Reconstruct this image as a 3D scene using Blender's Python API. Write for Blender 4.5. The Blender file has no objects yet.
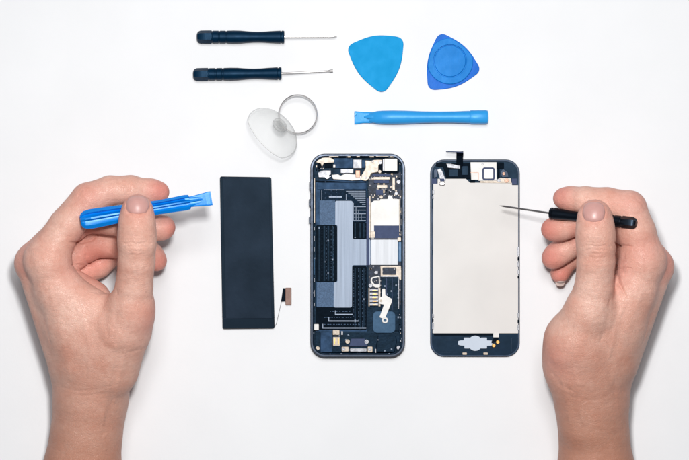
import bpy, bmesh, math, random
import numpy as np
from mathutils import Vector, Matrix
from mathutils.bvhtree import BVHTree
random.seed(7)
sc = bpy.context.scene
COL = sc.collection
H = 1300.0                 # camera height above the table, mm
S = 0.63                  # mm on the table per photo pixel
MM = 0.001

def P(px, py, z=0.0):     # a photo pixel at height z (mm) -> world mm
    k = S*(H-z)/H
    return Vector(((px-344.5)*k, (230-py)*k, z))

# ------------------------------------------------------------------ materials
def mat(name, col, rough=0.5, metal=0.0, spec=0.5, noise=0.0, nscale=300, bump=0.0, bscale=1500,
        coat=0.0, sss=0.0, col2=None, tint=None, stretch=None, chips=None):
    m = bpy.data.materials.new(name); m.use_nodes = True
    nt = m.node_tree; b = nt.nodes['Principled BSDF']
    c = (*col, 1)
    b.inputs['Base Color'].default_value = c
    b.inputs['Roughness'].default_value = rough
    b.inputs['Metallic'].default_value = metal
    b.inputs['Specular IOR Level'].default_value = spec
    if tint: b.inputs['Specular Tint'].default_value = (*tint, 1)
    b.inputs['Coat Weight'].default_value = coat
    b.inputs['Coat Roughness'].default_value = 0.15
    if sss:
        b.inputs['Subsurface Weight'].default_value = sss
        b.inputs['Subsurface Radius'].default_value = (1, .8, .6)
        b.inputs['Subsurface Scale'].default_value = 0.002
    tc = nt.nodes.new('ShaderNodeTexCoord')
    if noise or col2:
        n = nt.nodes.new('ShaderNodeTexNoise'); n.inputs['Scale'].default_value = nscale
        n.inputs['Detail'].default_value = 5
        if stretch:
            mp = nt.nodes.new('ShaderNodeMapping'); mp.inputs['Scale'].default_value = stretch
            nt.links.new(tc.outputs['Object'], mp.inputs['Vector']); nt.links.new(mp.outputs[0], n.inputs['Vector'])
        else: nt.links.new(tc.outputs['Object'], n.inputs['Vector'])
        r = nt.nodes.new('ShaderNodeMapRange')
        r.inputs['From Min'].default_value = .3; r.inputs['From Max'].default_value = .7
        nt.links.new(n.outputs['Fac'], r.inputs['Value'])
        mx = nt.nodes.new('ShaderNodeMix'); mx.data_type = 'RGBA'
        c2 = col2 if col2 else tuple(min(1, v*(1-noise)) for v in col)
        mx.inputs[6].default_value = c; mx.inputs[7].default_value = (*c2, 1)
        nt.links.new(r.outputs[0], mx.inputs[0]); nt.links.new(mx.outputs[2], b.inputs['Base Color'])
        if chips:      # tiny square pads and solder joints printed all over the board
            prev = mx.outputs[2]
            for sc_, th, cc in chips:
                v = nt.nodes.new('ShaderNodeTexVoronoi'); v.distance = 'CHEBYCHEV'; v.inputs['Scale'].default_value = sc_
                nt.links.new(tc.outputs['Object'], v.inputs['Vector'])
                sp = nt.nodes.new('ShaderNodeSeparateColor'); nt.links.new(v.outputs['Color'], sp.inputs[0])
                g1 = nt.nodes.new('ShaderNodeMath'); g1.operation = 'GREATER_THAN'; g1.inputs[1].default_value = th; nt.links.new(sp.outputs[0], g1.inputs[0])
                g2 = nt.nodes.new('ShaderNodeMath'); g2.operation = 'LESS_THAN'; g2.inputs[1].default_value = .36; nt.links.new(v.outputs['Distance'], g2.inputs[0])
                g3 = nt.nodes.new('ShaderNodeMath'); g3.operation = 'MULTIPLY'; nt.links.new(g1.outputs[0], g3.inputs[0]); nt.links.new(g2.outputs[0], g3.inputs[1])
                m2 = nt.nodes.new('ShaderNodeMix'); m2.data_type = 'RGBA'; nt.links.new(g3.outputs[0], m2.inputs[0]); nt.links.new(prev, m2.inputs[6]); m2.inputs[7].default_value = (*cc, 1)
                prev = m2.outputs[2]
            nt.links.new(prev, b.inputs['Base Color'])
        r2 = nt.nodes.new('ShaderNodeMapRange')
        r2.inputs['To Min'].default_value = max(0, rough-.06); r2.inputs['To Max'].default_value = min(1, rough+.1)
        nt.links.new(n.outputs['Fac'], r2.inputs['Value']); nt.links.new(r2.outputs[0], b.inputs['Roughness'])
    if bump:
        n = nt.nodes.new('ShaderNodeTexNoise'); n.inputs['Scale'].default_value = bscale
        n.inputs['Detail'].default_value = 3
        nt.links.new(tc.outputs['Object'], n.inputs['Vector'])
        bp = nt.nodes.new('ShaderNodeBump'); bp.inputs['Strength'].default_value = bump
        bp.inputs['Distance'].default_value = 0.0003
        nt.links.new(n.outputs['Fac'], bp.inputs['Height']); nt.links.new(bp.outputs[0], b.inputs['Normal'])
    return m

M = dict(
    table=mat('white_laminate', (.80, .81, .83), .6, spec=.2, noise=.025, nscale=25, bump=.1, bscale=700),
    driver=mat('navy_plastic', (.0005, .016, .042), .42, spec=.25, tint=(.3, .6, 1), noise=.3, nscale=250, bump=.15, bscale=900),
    black_plastic=mat('black_plastic', (.002, .003, .005), .32, spec=.4, tint=(.5, .7, 1), noise=.3, nscale=250),
    steel=mat('polished_steel', (.75, .73, .72), .34, 1, noise=.04, nscale=60),
    steel_dull=mat('dull_steel', (.42, .40, .40), .38, 1, noise=.2, nscale=500),
    pick=mat('sky_blue_plastic', (.0, .30, .66), .4, spec=.08, tint=(.5, .8, 1), noise=.10, nscale=160, bump=.35, bscale=260),
    pick2=mat('royal_blue_plastic', (.0, .195, .64), .36, spec=.14, tint=(.5, .8, 1), noise=.15, nscale=160, bump=.3, bscale=260),
    pick3=mat('deep_blue_plastic', (.0, .12, .60), .36, spec=.14, tint=(.5, .8, 1), noise=.15, nscale=160, bump=.3, bscale=260),
    bar=mat('light_blue_plastic', (.03, .32, .75), .33, spec=.35, tint=(.5, .8, 1), noise=.08, nscale=120, bump=.2, bscale=400),
    held=mat('blue_plastic', (.0, .20, .68), .30, spec=.45, tint=(.5, .8, 1), noise=.08, nscale=120, bump=.15, bscale=500),
    shell=mat('slate_aluminium', (.035, .052, .085), .34, .5, noise=.4, nscale=300),
    inner=mat('navy_chassis', (.003, .011, .028), .5, 0, spec=.2, tint=(.4, .7, 1), noise=.75, nscale=300, bump=.4, bscale=700, chips=((700, .94, (.22, .26, .33)),)),
    bay=mat('steel_blue_plate', (.038, .075, .15), .5, 0, spec=.2, tint=(.3, .6, 1), noise=.6, nscale=250, bump=.2, bscale=900),
    black=mat('matte_black', (.001, .002, .006), .6, spec=.1, tint=(.4, .7, 1), noise=.5, nscale=600),
    coil=mat('dark_blue_coil', (.002, .009, .028), .5, 0, spec=.12, tint=(.4, .7, 1), noise=.8, nscale=900),
    film=mat('pale_blue_film', (.36, .44, .57), .45, .0, spec=.25, noise=.22, nscale=1, stretch=(900, 25, 100), bump=.15, bscale=500),
    pale=mat('pale_shield', (.60, .63, .68), .4, .0, noise=.12, nscale=1, stretch=(700, 30, 100)),
    film2=mat('blue_grey_film', (.08, .15, .27), .55, .0, spec=.2, noise=.45, nscale=1500),
    white=mat('white_shield', (.74, .73, .71), .4, .0, noise=.12, nscale=120, bump=.25, bscale=250),
    cream=mat('cream_bracket', (.56, .48, .395), .4, .1, noise=.28, nscale=500),
    silver=mat('silver_part', (.38, .39, .43), .4, .25, noise=.4, nscale=350, bump=.3, bscale=700),
    gold=mat('gold_contact', (.60, .36, .12), .35, .8, noise=.3, nscale=600),
    copper=mat('copper_tape', (.50, .30, .22), .45, .4, noise=.2, nscale=500),
    slate=mat('slate_label', (.055, .068, .13), .5, spec=.2, tint=(.4, .6, 1), noise=.1, nscale=400),
    steelblue=mat('blue_steel_button', (.055, .11, .19), .45, .0, spec=.2, tint=(.4, .7, 1), noise=.2, nscale=500),
    brightblue=mat('blue_tape', (.04, .16, .33), .45, noise=.2, nscale=400),
    board=mat('circuit_board', (.012, .028, .065), .5, 0, spec=.25, noise=.7, nscale=500, bump=.3, bscale=800, chips=((900, .82, (.33, .32, .33)), (600, .90, (.45, .36, .26)), (700, .93, (.002, .004, .01)))),
    dframe=mat('display_frame', (.003, .009, .025), .45, spec=.22, tint=(.4, .7, 1), noise=.4, nscale=200, bump=.15, bscale=400),
    dside=mat('display_rim', (.020, .048, .10), .42, .1, spec=.3, noise=.4, nscale=200),
    backlight=mat('backlight_plate', (.66, .645, .63), .5, noise=.06, nscale=30),
    palefilm=mat('pale_button_film', (.50, .57, .67), .5, noise=.05, nscale=100),
    battery=mat('battery_wrap', (.011, .015, .027), .5, spec=.16, tint=(.4, .7, 1), noise=.5, nscale=40, bump=.2, bscale=350),
    battery_edge=mat('battery_tape', (.003, .005, .011), .42, spec=.13, tint=(.4, .7, 1), noise=.3, nscale=60),
    brown=mat('brown_connector', (.24, .125, .095), .5, noise=.2, nscale=500),
    nail=mat('finger_nail', (.58, .315, .285), .34, spec=.4, sss=.2, noise=.08, nscale=300),
    nailtip=mat('nail_free_edge', (.64, .52, .48), .35, spec=.5),
)

def skin_mat():
    m = bpy.data.materials.new('skin'); m.use_nodes = True
    nt = m.node_tree; b = nt.nodes['Principled BSDF']; L = nt.links.new
    tc = nt.nodes.new('ShaderNodeTexCoord')
    def noise(s, d=4, r=.6):
        n = nt.nodes.new('ShaderNodeTexNoise'); n.inputs['Scale'].default_value = s
        n.inputs['Detail'].default_value = d; n.inputs['Roughness'].default_value = r
        L(tc.outputs['Object'], n.inputs['Vector']); return n
    def mr(src, a, b_, c=0, d=1):
        r = nt.nodes.new('ShaderNodeMapRange')
        for k, v in zip(('From Min', 'From Max', 'To Min', 'To Max'), (a, b_, c, d)): r.inputs[k].default_value = v
        L(src, r.inputs['Value']); return r.outputs[0]
    def mix(f, a, b_):
        x = nt.nodes.new('ShaderNodeMix'); x.data_type = 'RGBA'
        L(f, x.inputs[0])
        if isinstance(a, tuple): x.inputs[6].default_value = (*a, 1)
        else: L(a, x.inputs[6])
        if isinstance(b_, tuple): x.inputs[7].default_value = (*b_, 1)
        else: L(b_, x.inputs[7])
        return x.outputs[2]
    at = nt.nodes.new('ShaderNodeAttribute'); at.attribute_name = 'flush'
    at2 = nt.nodes.new('ShaderNodeAttribute'); at2.attribute_name = 'tan'
    c = mix(mr(noise(55, 5).outputs['Fac'], .36, .66), (.78, .49, .40), (.68, .35, .27))
    c = mix(mr(noise(380, 6, .7).outputs['Fac'], .42, .75, 0, .38), c, (.50, .23, .165))
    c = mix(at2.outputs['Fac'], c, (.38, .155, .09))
    c = mix(at.outputs['Fac'], c, (.66, .205, .165))
    L(c, b.inputs['Base Color'])
    b.inputs['Roughness'].default_value = .5
    L(mr(noise(500).outputs['Fac'], .3, .7, .42, .56), b.inputs['Roughness'])
    b.inputs['Specular IOR Level'].default_value = .42
    b.inputs['Subsurface Weight'].default_value = .07
    b.inputs['Subsurface Radius'].default_value = (1, .35, .2)
    b.inputs['Subsurface Scale'].default_value = .0035
    v = nt.nodes.new('ShaderNodeTexVoronoi'); v.inputs['Scale'].default_value = 900; v.feature = 'DISTANCE_TO_EDGE'
    wn = noise(120, 2)
    va = nt.nodes.new('ShaderNodeVectorMath'); va.operation = 'MULTIPLY_ADD'
    L(wn.outputs['Color'], va.inputs[0]); va.inputs[1].default_value = (.006,)*3; L(tc.outputs['Object'], va.inputs[2])
    L(va.outputs[0], v.inputs['Vector'])
    # stretched fine wrinkles
    mp = nt.nodes.new('ShaderNodeMapping'); mp.inputs['Scale'].default_value = (60, 520, 200)
    L(va.outputs[0], mp.inputs['Vector'])
    wr = nt.nodes.new('ShaderNodeTexNoise'); wr.inputs['Scale'].default_value = 1; wr.inputs['Detail'].default_value = 4
    L(mp.outputs[0], wr.inputs['Vector'])
    b1 = nt.nodes.new('ShaderNodeBump'); b1.inputs['Strength'].default_value = .55; b1.inputs['Distance'].default_value = .0002
    L(mr(v.outputs['Distance'], 0, .12), b1.inputs['Height'])
    b2 = nt.nodes.new('ShaderNodeBump'); b2.inputs['Strength'].default_value = .5; b2.inputs['Distance'].default_value = .0005
    L(wr.outputs['Fac'], b2.inputs['Height']); L(b1.outputs[0], b2.inputs['Normal'])
    b3 = nt.nodes.new('ShaderNodeBump'); b3.inputs['Strength'].default_value = .32; b3.inputs['Distance'].default_value = .0022
    L(noise(75, 3).outputs['Fac'], b3.inputs['Height']); L(b2.outputs[0], b3.inputs['Normal'])
    L(b3.outputs[0], b.inputs['Normal'])
    return m
M['skin'] = skin_mat()

def clear_mat(g=.95, lo=.01, hi=.45):
    m = bpy.data.materials.new('clear_silicone'); m.use_nodes = True
    nt = m.node_tree; b = nt.nodes['Principled BSDF']; out = nt.nodes['Material Output']
    b.inputs['Base Color'].default_value = (g, g*1.01, g, 1); b.inputs['Roughness'].default_value = .1
    b.inputs['Specular IOR Level'].default_value = .6
    t = nt.nodes.new('ShaderNodeBsdfTransparent'); t.inputs[0].default_value = (.992, .994, .992, 1)
    lw = nt.nodes.new('ShaderNodeLayerWeight'); lw.inputs['Blend'].default_value = .35
    r = nt.nodes.new('ShaderNodeMapRange'); r.inputs['To Min'].default_value = lo; r.inputs['To Max'].default_value = hi
    nt.links.new(lw.outputs['Facing'], r.inputs['Value'])
    mx = nt.nodes.new('ShaderNodeMixShader')
    nt.links.new(r.outputs[0], mx.inputs[0]); nt.links.new(t.outputs[0], mx.inputs[1]); nt.links.new(b.outputs[0], mx.inputs[2])
    nt.links.new(mx.outputs[0], out.inputs[0])
    return m
M['clear'] = clear_mat()
M['clear_edge'] = clear_mat(.5, .12, .8)

# ------------------------------------------------------------------ object helpers
ORG = {}
def tag(o, label=None, cat=None, group=None, kind=None):
    if label: o['label'] = label
    if cat: o['category'] = cat
    if group: o['group'] = group
    if kind: o['kind'] = kind
    return o
def thing(name, label, cat, at, group=None):
    o = bpy.data.objects.new(name, None); COL.objects.link(o)
    o.empty_display_size = .01
    o.location = at*MM; ORG[o.name] = at.copy()
    return tag(o, label, cat, group)

class MB:
    """collects pieces (world mm) into one bmesh"""
    def __init__(s): s.bm = bmesh.new()
    def merge(s, b):
        me = bpy.data.meshes.new('t'); b.to_mesh(me); b.free(); s.bm.from_mesh(me); bpy.data.meshes.remove(me); return s
    def poly(s, pts, z0, z1, bev=0.0, holes=None):
        """outline in photo pixels, extruded from z0 up to z1, top edge bevelled"""
        b = bmesh.new()
        w = [P(x, y, z1) for x, y in pts]
        vs = [b.verts.new((p.x, p.y, z1)) for p in w]
        f = b.faces.new(vs); f.normal_update()
        if f.normal.z < 0: f.normal_flip()
        r = bmesh.ops.extrude_face_region(b, geom=[f])
        dn = [v for v in r['geom'] if isinstance(v, bmesh.types.BMVert)]
        # the extruded copy becomes the top; original goes down
        for v in vs: v.co.z = z0
        if bev:
            top = [e for e in b.edges if all(abs(v.co.z-z1) < 1e-6 for v in e.verts)]
            bmesh.ops.bevel(b, geom=top, offset=bev, segments=2, affect='EDGES', profile=.5)
        bmesh.ops.recalc_face_normals(b, faces=b.faces[:])
        return s.merge(b)
    def rect(s, x0, y0, x1, y1, z0, z1, r=0.0, bev=0.0):
        return s.poly(rrect(x0, y0, x1, y1, r), z0, z1, bev)
    def ring(s, outer, inner, z0, z1, bev=0.0):
        """wall between two outlines with equal point counts"""
        b = bmesh.new(); n = len(outer)
        O = [P(x, y, z1) for x, y in outer]; I = [P(x, y, z1) for x, y in inner]
        rows = []
        def inset(A, B, d):
            out = []
            for a, c in zip(A, B):
                v = (c-a); L = v.length or 1; out.append(a+v/L*d)
            return out
        O2 = inset(O, I, bev) if bev else O; I2 = inset(I, O, bev*.5) if bev else I
        for A, z in ((O, z0), (O, z1-bev), (O2, z1), (I2, z1), (I, z1-bev*.5), (I, z0)):
            rows.append([b.verts.new((p.x, p.y, z)) for p in A])
        for i in range(len(rows)):
            A, B = rows[i], rows[(i+1) % len(rows)]
            for k in range(n):
                k2 = (k+1) % n
                try: b.faces.new((A[k], A[k2], B[k2], B[k]))
                except ValueError: pass
        bmesh.ops.remove_doubles(b, verts=b.verts[:], dist=1e-5)
        bmesh.ops.recalc_face_normals(b, faces=b.faces[:])
        return s.merge(b)
    def tube(s, pts, rad, n=12, flat=1.0, closed=False):
        """pts in world mm"""
        b = bmesh.new(); N = len(pts); rows = []
        rads = rad if isinstance(rad, (list, tuple)) else [rad]*N
        for i, p in enumerate(pts):
            if closed: d = (pts[(i+1) % N]-pts[i-1]).normalized()
            else: d = (pts[min(i+1, N-1)]-pts[max(i-1, 0)]).normalized()
            up = Vector((0, 0, 1)) if abs(d.z) < .95 else Vector((0, 1, 0))
            u = d.cross(up).normalized(); v = u.cross(d)
            rows.append([b.verts.new(p+u*math.cos(a)*rads[i]+v*math.sin(a)*rads[i]*flat)
                         for a in (2*math.pi*k/n for k in range(n))])
        for i in range(N if closed else N-1):
            A, B = rows[i], rows[(i+1) % N]
            for k in range(n): b.faces.new((A[k], A[(k+1) % n], B[(k+1) % n], B[k]))
        if not closed: b.faces.new(rows[0]); b.faces.new(rows[-1])
        bmesh.ops.recalc_face_normals(b, faces=b.faces[:])
        return s.merge(b)
    def sweep(s, a, c, secs, up=Vector((0, 0, 1))):
        """secs: list of (t, [(u,v)...]) cross-sections along a->c; u sideways, v up"""
        b = bmesh.new(); d = (c-a); L = d.length; d = d/L
        side = up.cross(d).normalized(); v_ = d.cross(side).normalized()
        rows = []
        for t, sec in secs:
            rows.append([b.verts.new(a+d*(t*L)+side*u+v_*w) for u, w in sec])
        n = len(rows[0])
        for A, B in zip(rows, rows[1:]):
            for k in range(n): b.faces.new((A[k], A[(k+1) % n], B[(k+1) % n], B[k]))
        b.faces.new(rows[0]); b.faces.new(rows[-1])
        bmesh.ops.recalc_face_normals(b, faces=b.faces[:])
        return s.merge(b)
    def build(s, name, m, parent=None, smooth=35, label=None, bevel=0):
        me = bpy.data.meshes.new(name)
        if parent is not None: o0 = ORG[parent.name]
        else:
            xs = [v.co for v in s.bm.verts]
            o0 = Vector(((min(v.x for v in xs)+max(v.x for v in xs))/2, (min(v.y for v in xs)+max(v.y for v in xs))/2, min(v.z for v in xs)))
        for v in s.bm.verts: v.co = (v.co-o0)*MM
        s.bm.normal_update()
        for f in s.bm.faces: f.smooth = abs(f.normal.z) < .9999
        for e in s.bm.edges:
            if len(e.link_faces) == 2 and e.calc_face_angle(0) > math.radians(smooth): e.smooth = False
        s.bm.to_mesh(me); s.bm.free()
        o = bpy.data.objects.new(name, me); COL.objects.link(o)
        me.materials.append(M[m] if isinstance(m, str) else m)
        if parent is not None: o.parent = parent
        else: o.location = o0*MM
        ORG[o.name] = o0.copy()
        if label: o['label'] = label
        return o

def rrect(x0, y0, x1, y1, r, n=8):
    if r <= 0: return [(x0, y0), (x1, y0), (x1, y1), (x0, y1)]
    pts = []
    for cx, cy, a0 in ((x1-r, y0+r, -90), (x1-r, y1-r, 0), (x0+r, y1-r, 90), (x0+r, y0+r, 180)):
        for k in range(n+1):
            a = math.radians(a0+90*k/n); pts.append((cx+r*math.cos(a), cy+r*math.sin(a)))
    return pts
def circ(cx, cy, r, n=24, ry=None):
    ry = ry or r
    return [(cx+r*math.cos(2*math.pi*k/n), cy+ry*math.sin(2*math.pi*k/n)) for k in range(n)]
def roundpoly(pts, r, n=5):
    """round the corners of an outline (photo pixels)"""
    out = []; N = len(pts)
    for i in range(N):
        p = Vector(pts[i]); a = Vector(pts[i-1])-p; b = Vector(pts[(i+1) % N])-p
        d = min(r, a.length*.48, b.length*.48)
        A = p+a.normalized()*d; B = p+b.normalized()*d
        for k in range(n+1):
            t = k/n; q = A*(1-t)**2+p*2*t*(1-t)+B*t*t; out.append((q.x, q.y))
    return out

# ------------------------------------------------------------------ the table
b = MB()
bb = bmesh.new()
g = 1400
vs = [bb.verts.new(v) for v in ((-g, -g, 0), (g, -g, 0), (g, g, 0), (-g, g, 0))]; bb.faces.new(vs)
r = bmesh.ops.extrude_face_region(bb, geom=bb.faces[:])
for v in r['geom']:
    if isinstance(v, bmesh.types.BMVert): v.co.z = -25
bmesh.ops.recalc_face_normals(bb, faces=bb.faces[:]); b.merge(bb)
tag(b.build('tabletop', 'table'), kind='structure')

# ------------------------------------------------------------------ screwdrivers
def hexr(r, n=36, k=.0):
    pts = []
    for i in range(n):
        a = 2*math.pi*i/n
        rr = r
        if k:
            q = (a % (math.pi/3))-math.pi/6
            rr = r*((1-k)+k*(math.cos(math.pi/6)/math.cos(q))*1.04)
        pts.append((rr*math.cos(a), rr*math.sin(a)))
    return pts
def screwdriver(label, a, joint, tip, R, mname, group=None, tipkind='flat', sh='steel', sr=.62):
    """a: handle's butt, joint: where the shaft leaves, tip (world mm)"""
    t = thing('screwdriver', label, 'screwdriver', Vector((a.x, a.y, 0)) if a.z < 10 else a, group)
    prof = [(0, .55, 1), (.012, .8, 1), (.04, .98, 1), (.10, 1, 1), (.165, 1, 1), (.17, .93, .3), (.18, .93, 0), (.185, 1, 0),
            (.245, 1, 0), (.25, .92, 0), (.262, .92, 0), (.267, 1, 0), (.325, 1, 0), (.33, .92, 0), (.342, .92, 0), (.348, 1, 0),
            (.42, 1.03, 0), (.50, 1, 0), (.57, .91, 0), (.64, .84, 0), (.70, .82, 0), (.77, .85, 0), (.85, .93, 0), (.92, .98, 0), (.955, 1, 0),
            (.96, .90, 0), (.968, .90, 0), (.972, 1, 0), (.99, 1, 0), (1, .93, 0)]
    MB().sweep(a, joint, [(q, hexr(R*rr, k=kk)) for q, rr, kk in prof]).build('handle', mname, t, 30)
    d = (tip-joint).normalized(); L = (tip-joint).length
    c = lambda r_, fl=1.0, n=16: [(r_*math.cos(2*math.pi*i/n), r_*fl*math.sin(2*math.pi*i/n)) for i in range(n)]
    secs = [(-.05, c(sr*1.15)), (.03, c(sr*1.15)), (.05, c(sr)), (.86, c(sr))]
    if tipkind == 'flat': secs += [(.90, c(sr*.95)), (.96, c(sr*1.6, .35)), (1, c(sr*1.5, .15))]
    else: secs += [(.92, c(sr*.9)), (.96, c(sr*.6)), (1, c(sr*.15))]
    MB().sweep(joint, tip, secs).build('shaft', sh, t, 40)
    return t
screwdriver('small navy screwdriver with thin cross tip, lying topmost on the table', P(197, 36.8, 4.2), P(284.3, 36.8, 4.2), P(337, 36.6, 3.6), 3.95, 'driver',
            'navy screwdrivers lying on the table', 'cross')
screwdriver('small navy screwdriver with flattened blade tip, lying just above the clear suction cup', P(193.3, 74.3, 4.2), P(281.5, 73.2, 4.2), P(333, 70.8, 1.6), 3.85, 'driver',
            'navy screwdrivers lying on the table', 'flat')
DR_A, DR_J, DR_T = P(636.5, 223.4, 70), P(550.5, 213.2, 45), P(499.5, 205.8, 27)
screwdriver('black handled precision screwdriver with thin bare shaft, pinched in the right hand', DR_A, DR_J, DR_T, 3.5, 'black_plastic', None, 'cross', 'steel_dull', .6)

# ------------------------------------------------------------------ opening picks
def tri_outline(c, r, bulge, n=10, m=14):
    """rounded triangle, c three corner points in px, r corner radius, bulge px"""
    G = sum((Vector(p) for p in c), Vector((0, 0)))/3
    cen = [Vector(p)+(G-Vector(p)).normalized()*r for p in c]
    out = []
    for i in range(3):
        A, B = cen[i], cen[(i+1) % 3]
        nrm = Vector(((B-A).y, -(B-A).x)).normalized()
        if nrm.dot((A+B)/2-G) < 0: nrm = -nrm
        side = []
        for k in range(m+1):
            t = k/m; side.append(A+(B-A)*t+nrm*(r+bulge*math.sin(math.pi*t)))
        # arc round B
        C = cen[(i+2) % 3]
        nrm2 = Vector(((C-B).y, -(C-B).x)).normalized()
        if nrm2.dot((B+C)/2-G) < 0: nrm2 = -nrm2
        a0 = math.atan2(nrm.y, nrm.x); a1 = math.atan2(nrm2.y, nrm2.x)
        da = (a1-a0+math.pi) % (2*math.pi)-math.pi
        out += side
        for k in range(1, n): out.append(B+r*Vector((math.cos(a0+da*k/n), math.sin(a0+da*k/n))))
    # light smoothing
    for _ in range(3):
        out = [(out[i-1]+out[i]*2+out[(i+1) % len(out)])/4 for i in range(len(out))]
    return [(p.x, p.y) for p in out]
o1 = tri_outline([(348.5, 47), (402, 39), (382.5, 92)], 7.5, 4)
q = MB().poly(o1, .15, 1.5, .45)
q.poly([(373.5, 42.5), (375, 39.2), (376.6, 39.0), (377.6, 42.0)], .3, 1.0, .1)
tag(q.build('opening_pick', 'pick'), 'plain sky blue triangular plastic opening pick with a smooth flat face', 'opening pick', 'blue triangular opening picks')
C2 = [(440.5, 34), (479.5, 70), (430, 88.5)]
pk = thing('opening_pick', 'royal blue triangular plastic opening pick with a round recess in its middle', 'opening pick', P(450, 62, 0), 'blue triangular opening picks')
MB().poly(tri_outline(C2, 7, 4), .15, .9, .3).build('blade', 'pick3', pk)
# raised middle: outline cut by the three stepped corners
G = Vector((450, 61)); full = [Vector(p)+(G-Vector(p)).normalized()*.7 for p in tri_outline(C2, 7, 4)]
raised = []
for p in full:
    dd = p-G; lim = 23.0
    if dd.length > lim: p = G+dd.normalized()*lim
    raised.append((p.x, p.y))
rad = lambda pts, r: [tuple(Vector((450, 61))+(Vector(p)-Vector((450, 61))).normalized()*r) for p in pts]
MB().ring(raised, rad(raised, 16.6), .8, 2.4, .3).ring(rad(raised, 16.6), rad(raised, 15.7), .8, 1.1, 0).build('raised_face', 'pick2', pk, 40)
MB().poly(rad(raised, 15.6), .8, 1.9, .3).build('round_recess', 'pick2', pk)
MB().poly([(428.6, 60), (428.6, 62), (431.5, 62.3), (431.5, 59.7)], .3, 1.0, .1).build('moulding_nub', 'pick2', pk)

# ------------------------------------------------------------------ pry bars
def sq(w, h, zoff=0, n=24, e=3.0):
    out = []
    for i in range(n):
        a = 2*math.pi*i/n; c, s_ = math.cos(a), math.sin(a)
        out.append((w*abs(c)**(2/e)*(1 if c > 0 else -1), zoff+h*abs(s_)**(2/e)*(1 if s_ > 0 else -1)))
    return out
bt = thing('pry_bar', 'light blue plastic pry bar lying on the table under the two picks', 'pry tool', P(421, 117, 0), 'blue plastic pry bars')
A, B = P(356, 117.4, 4.2), P(487.5, 117, 4.2)
MB().sweep(A, B, [(0.10, sq(2.6, 1.2, -1.2, e=2.6)), (.13, sq(3.4, 1.9, -.8, e=2.4)), (.16, sq(4.0, 2.8, -.3, e=2.3)), (.20, sq(4.25, 3.6, e=2.2)), (.28, sq(4.35, 3.9, e=2.2)), (.38, sq(4.2, 3.8, e=2.1)),
          (.5, sq(3.75, 3.6, e=2.1)), (.62, sq(3.55, 3.5, e=2.1)), (.75, sq(3.65, 3.6, e=2.1)), (.85, sq(3.95, 3.8, e=2.2)), (.862, sq(3.95, 3.8, e=2.2)), (.864, sq(3.75, 3.6, e=2.2)), (.868, sq(3.75, 3.6, e=2.2))
          ]).build('shank', 'bar', bt, 50)
MB().sweep(A, B, [(.866, sq(4.0, 3.9, e=2.4)), (.872, sq(4.3, 4.05, e=2.6)), (.985, sq(4.4, 4.1, e=2.6)), (1, sq(4.1, 3.8, e=2.6))]).build('end_cap', 'bar', bt, 50)
MB().sweep(A, B, [(-.012, sq(4.1, .7, -2.9, e=6)), (0, sq(4.1, .8, -2.9, e=6)), (.06, sq(3.5, 1.0, -2.7, e=5)), (.16, sq(3.6, 1.4, -2.4, e=4)), (.2, sq(3.0, 1.4, -1.8, e=4))]).build('blade', 'bar', bt, 40)
MB().poly([(354.3, 112.0), (354.3, 116.5), (356.2, 115), (357.2, 113)], .6, 3.2, .2).sweep(P(364, 116.6, 3.2), P(378, 117.2, 5.2), [(0, sq(.4, .3)), (.3, sq(1.3, .7)), (.8, sq(1.4, .9)), (1, sq(.8, .5))]).build('rib', 'bar', bt, 40)

HB_A, HB_B = P(80.5, 220.8, 71), P(211.5, 198.3, 60)
hb = thing('pry_bar', 'deeper blue grooved pry bar with a flat square tip, pinched in the left hand', 'pry tool', HB_A, 'blue plastic pry bars')
def groove(w, h, g_):
    # diamond-like section with a ridge and two grooves on top
    return [(-w, -h*.3), (-w*.98, h*.25), (-w*.62, h*.62), (-w*.34, h*.72-g_), (-w*.16, h*.72-g_), (0, h), (w*.16, h), (w*.40, h*.62-g_*1.4), (w*.52, h*.5-g_*1.4), (w*.66, h*.62), (w, h*.1), (w*.9, -h*.6), (0, -h), (-w*.9, -h*.7)]
MB().sweep(HB_A, HB_B, [(0, groove(2.8, 1.6, .0)), (.012, groove(4.4, 2.6, .1)), (.035, groove(5.4, 3.4, .4)), (.08, groove(5.9, 3.9, .9)), (.2, groove(5.6, 4.0, 1.1)), (.4, groove(4.7, 3.7, 1.0)), (.6, groove(4.2, 3.5, 1.1)), (.72, groove(4.5, 3.3, 1.2)),
          (.80, groove(4.7, 3.0, 1.2)), (.83, groove(4.4, 2.4, .9)), (.835, groove(3.3, 2.0, .5)), (.93, groove(2.4, .9, .1))]).build('shank', 'held', hb, 28)
MB().sweep(HB_A, HB_B, [(.80, sq(3.2, .8, .0, e=6)), (.86, sq(3.3, .7, .0, e=6)), (.96, sq(4.1, .55, .0, e=6)), (1, sq(4.3, .45, .0, e=6))]).build('blade', 'held', hb, 40)
MB().sweep(HB_A, HB_B, [(.955, sq(4.15, .5, .45, e=6)), (.985, sq(4.35, .5, .45, e=6))]).build('tip_ridge', 'held', hb, 40)

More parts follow.
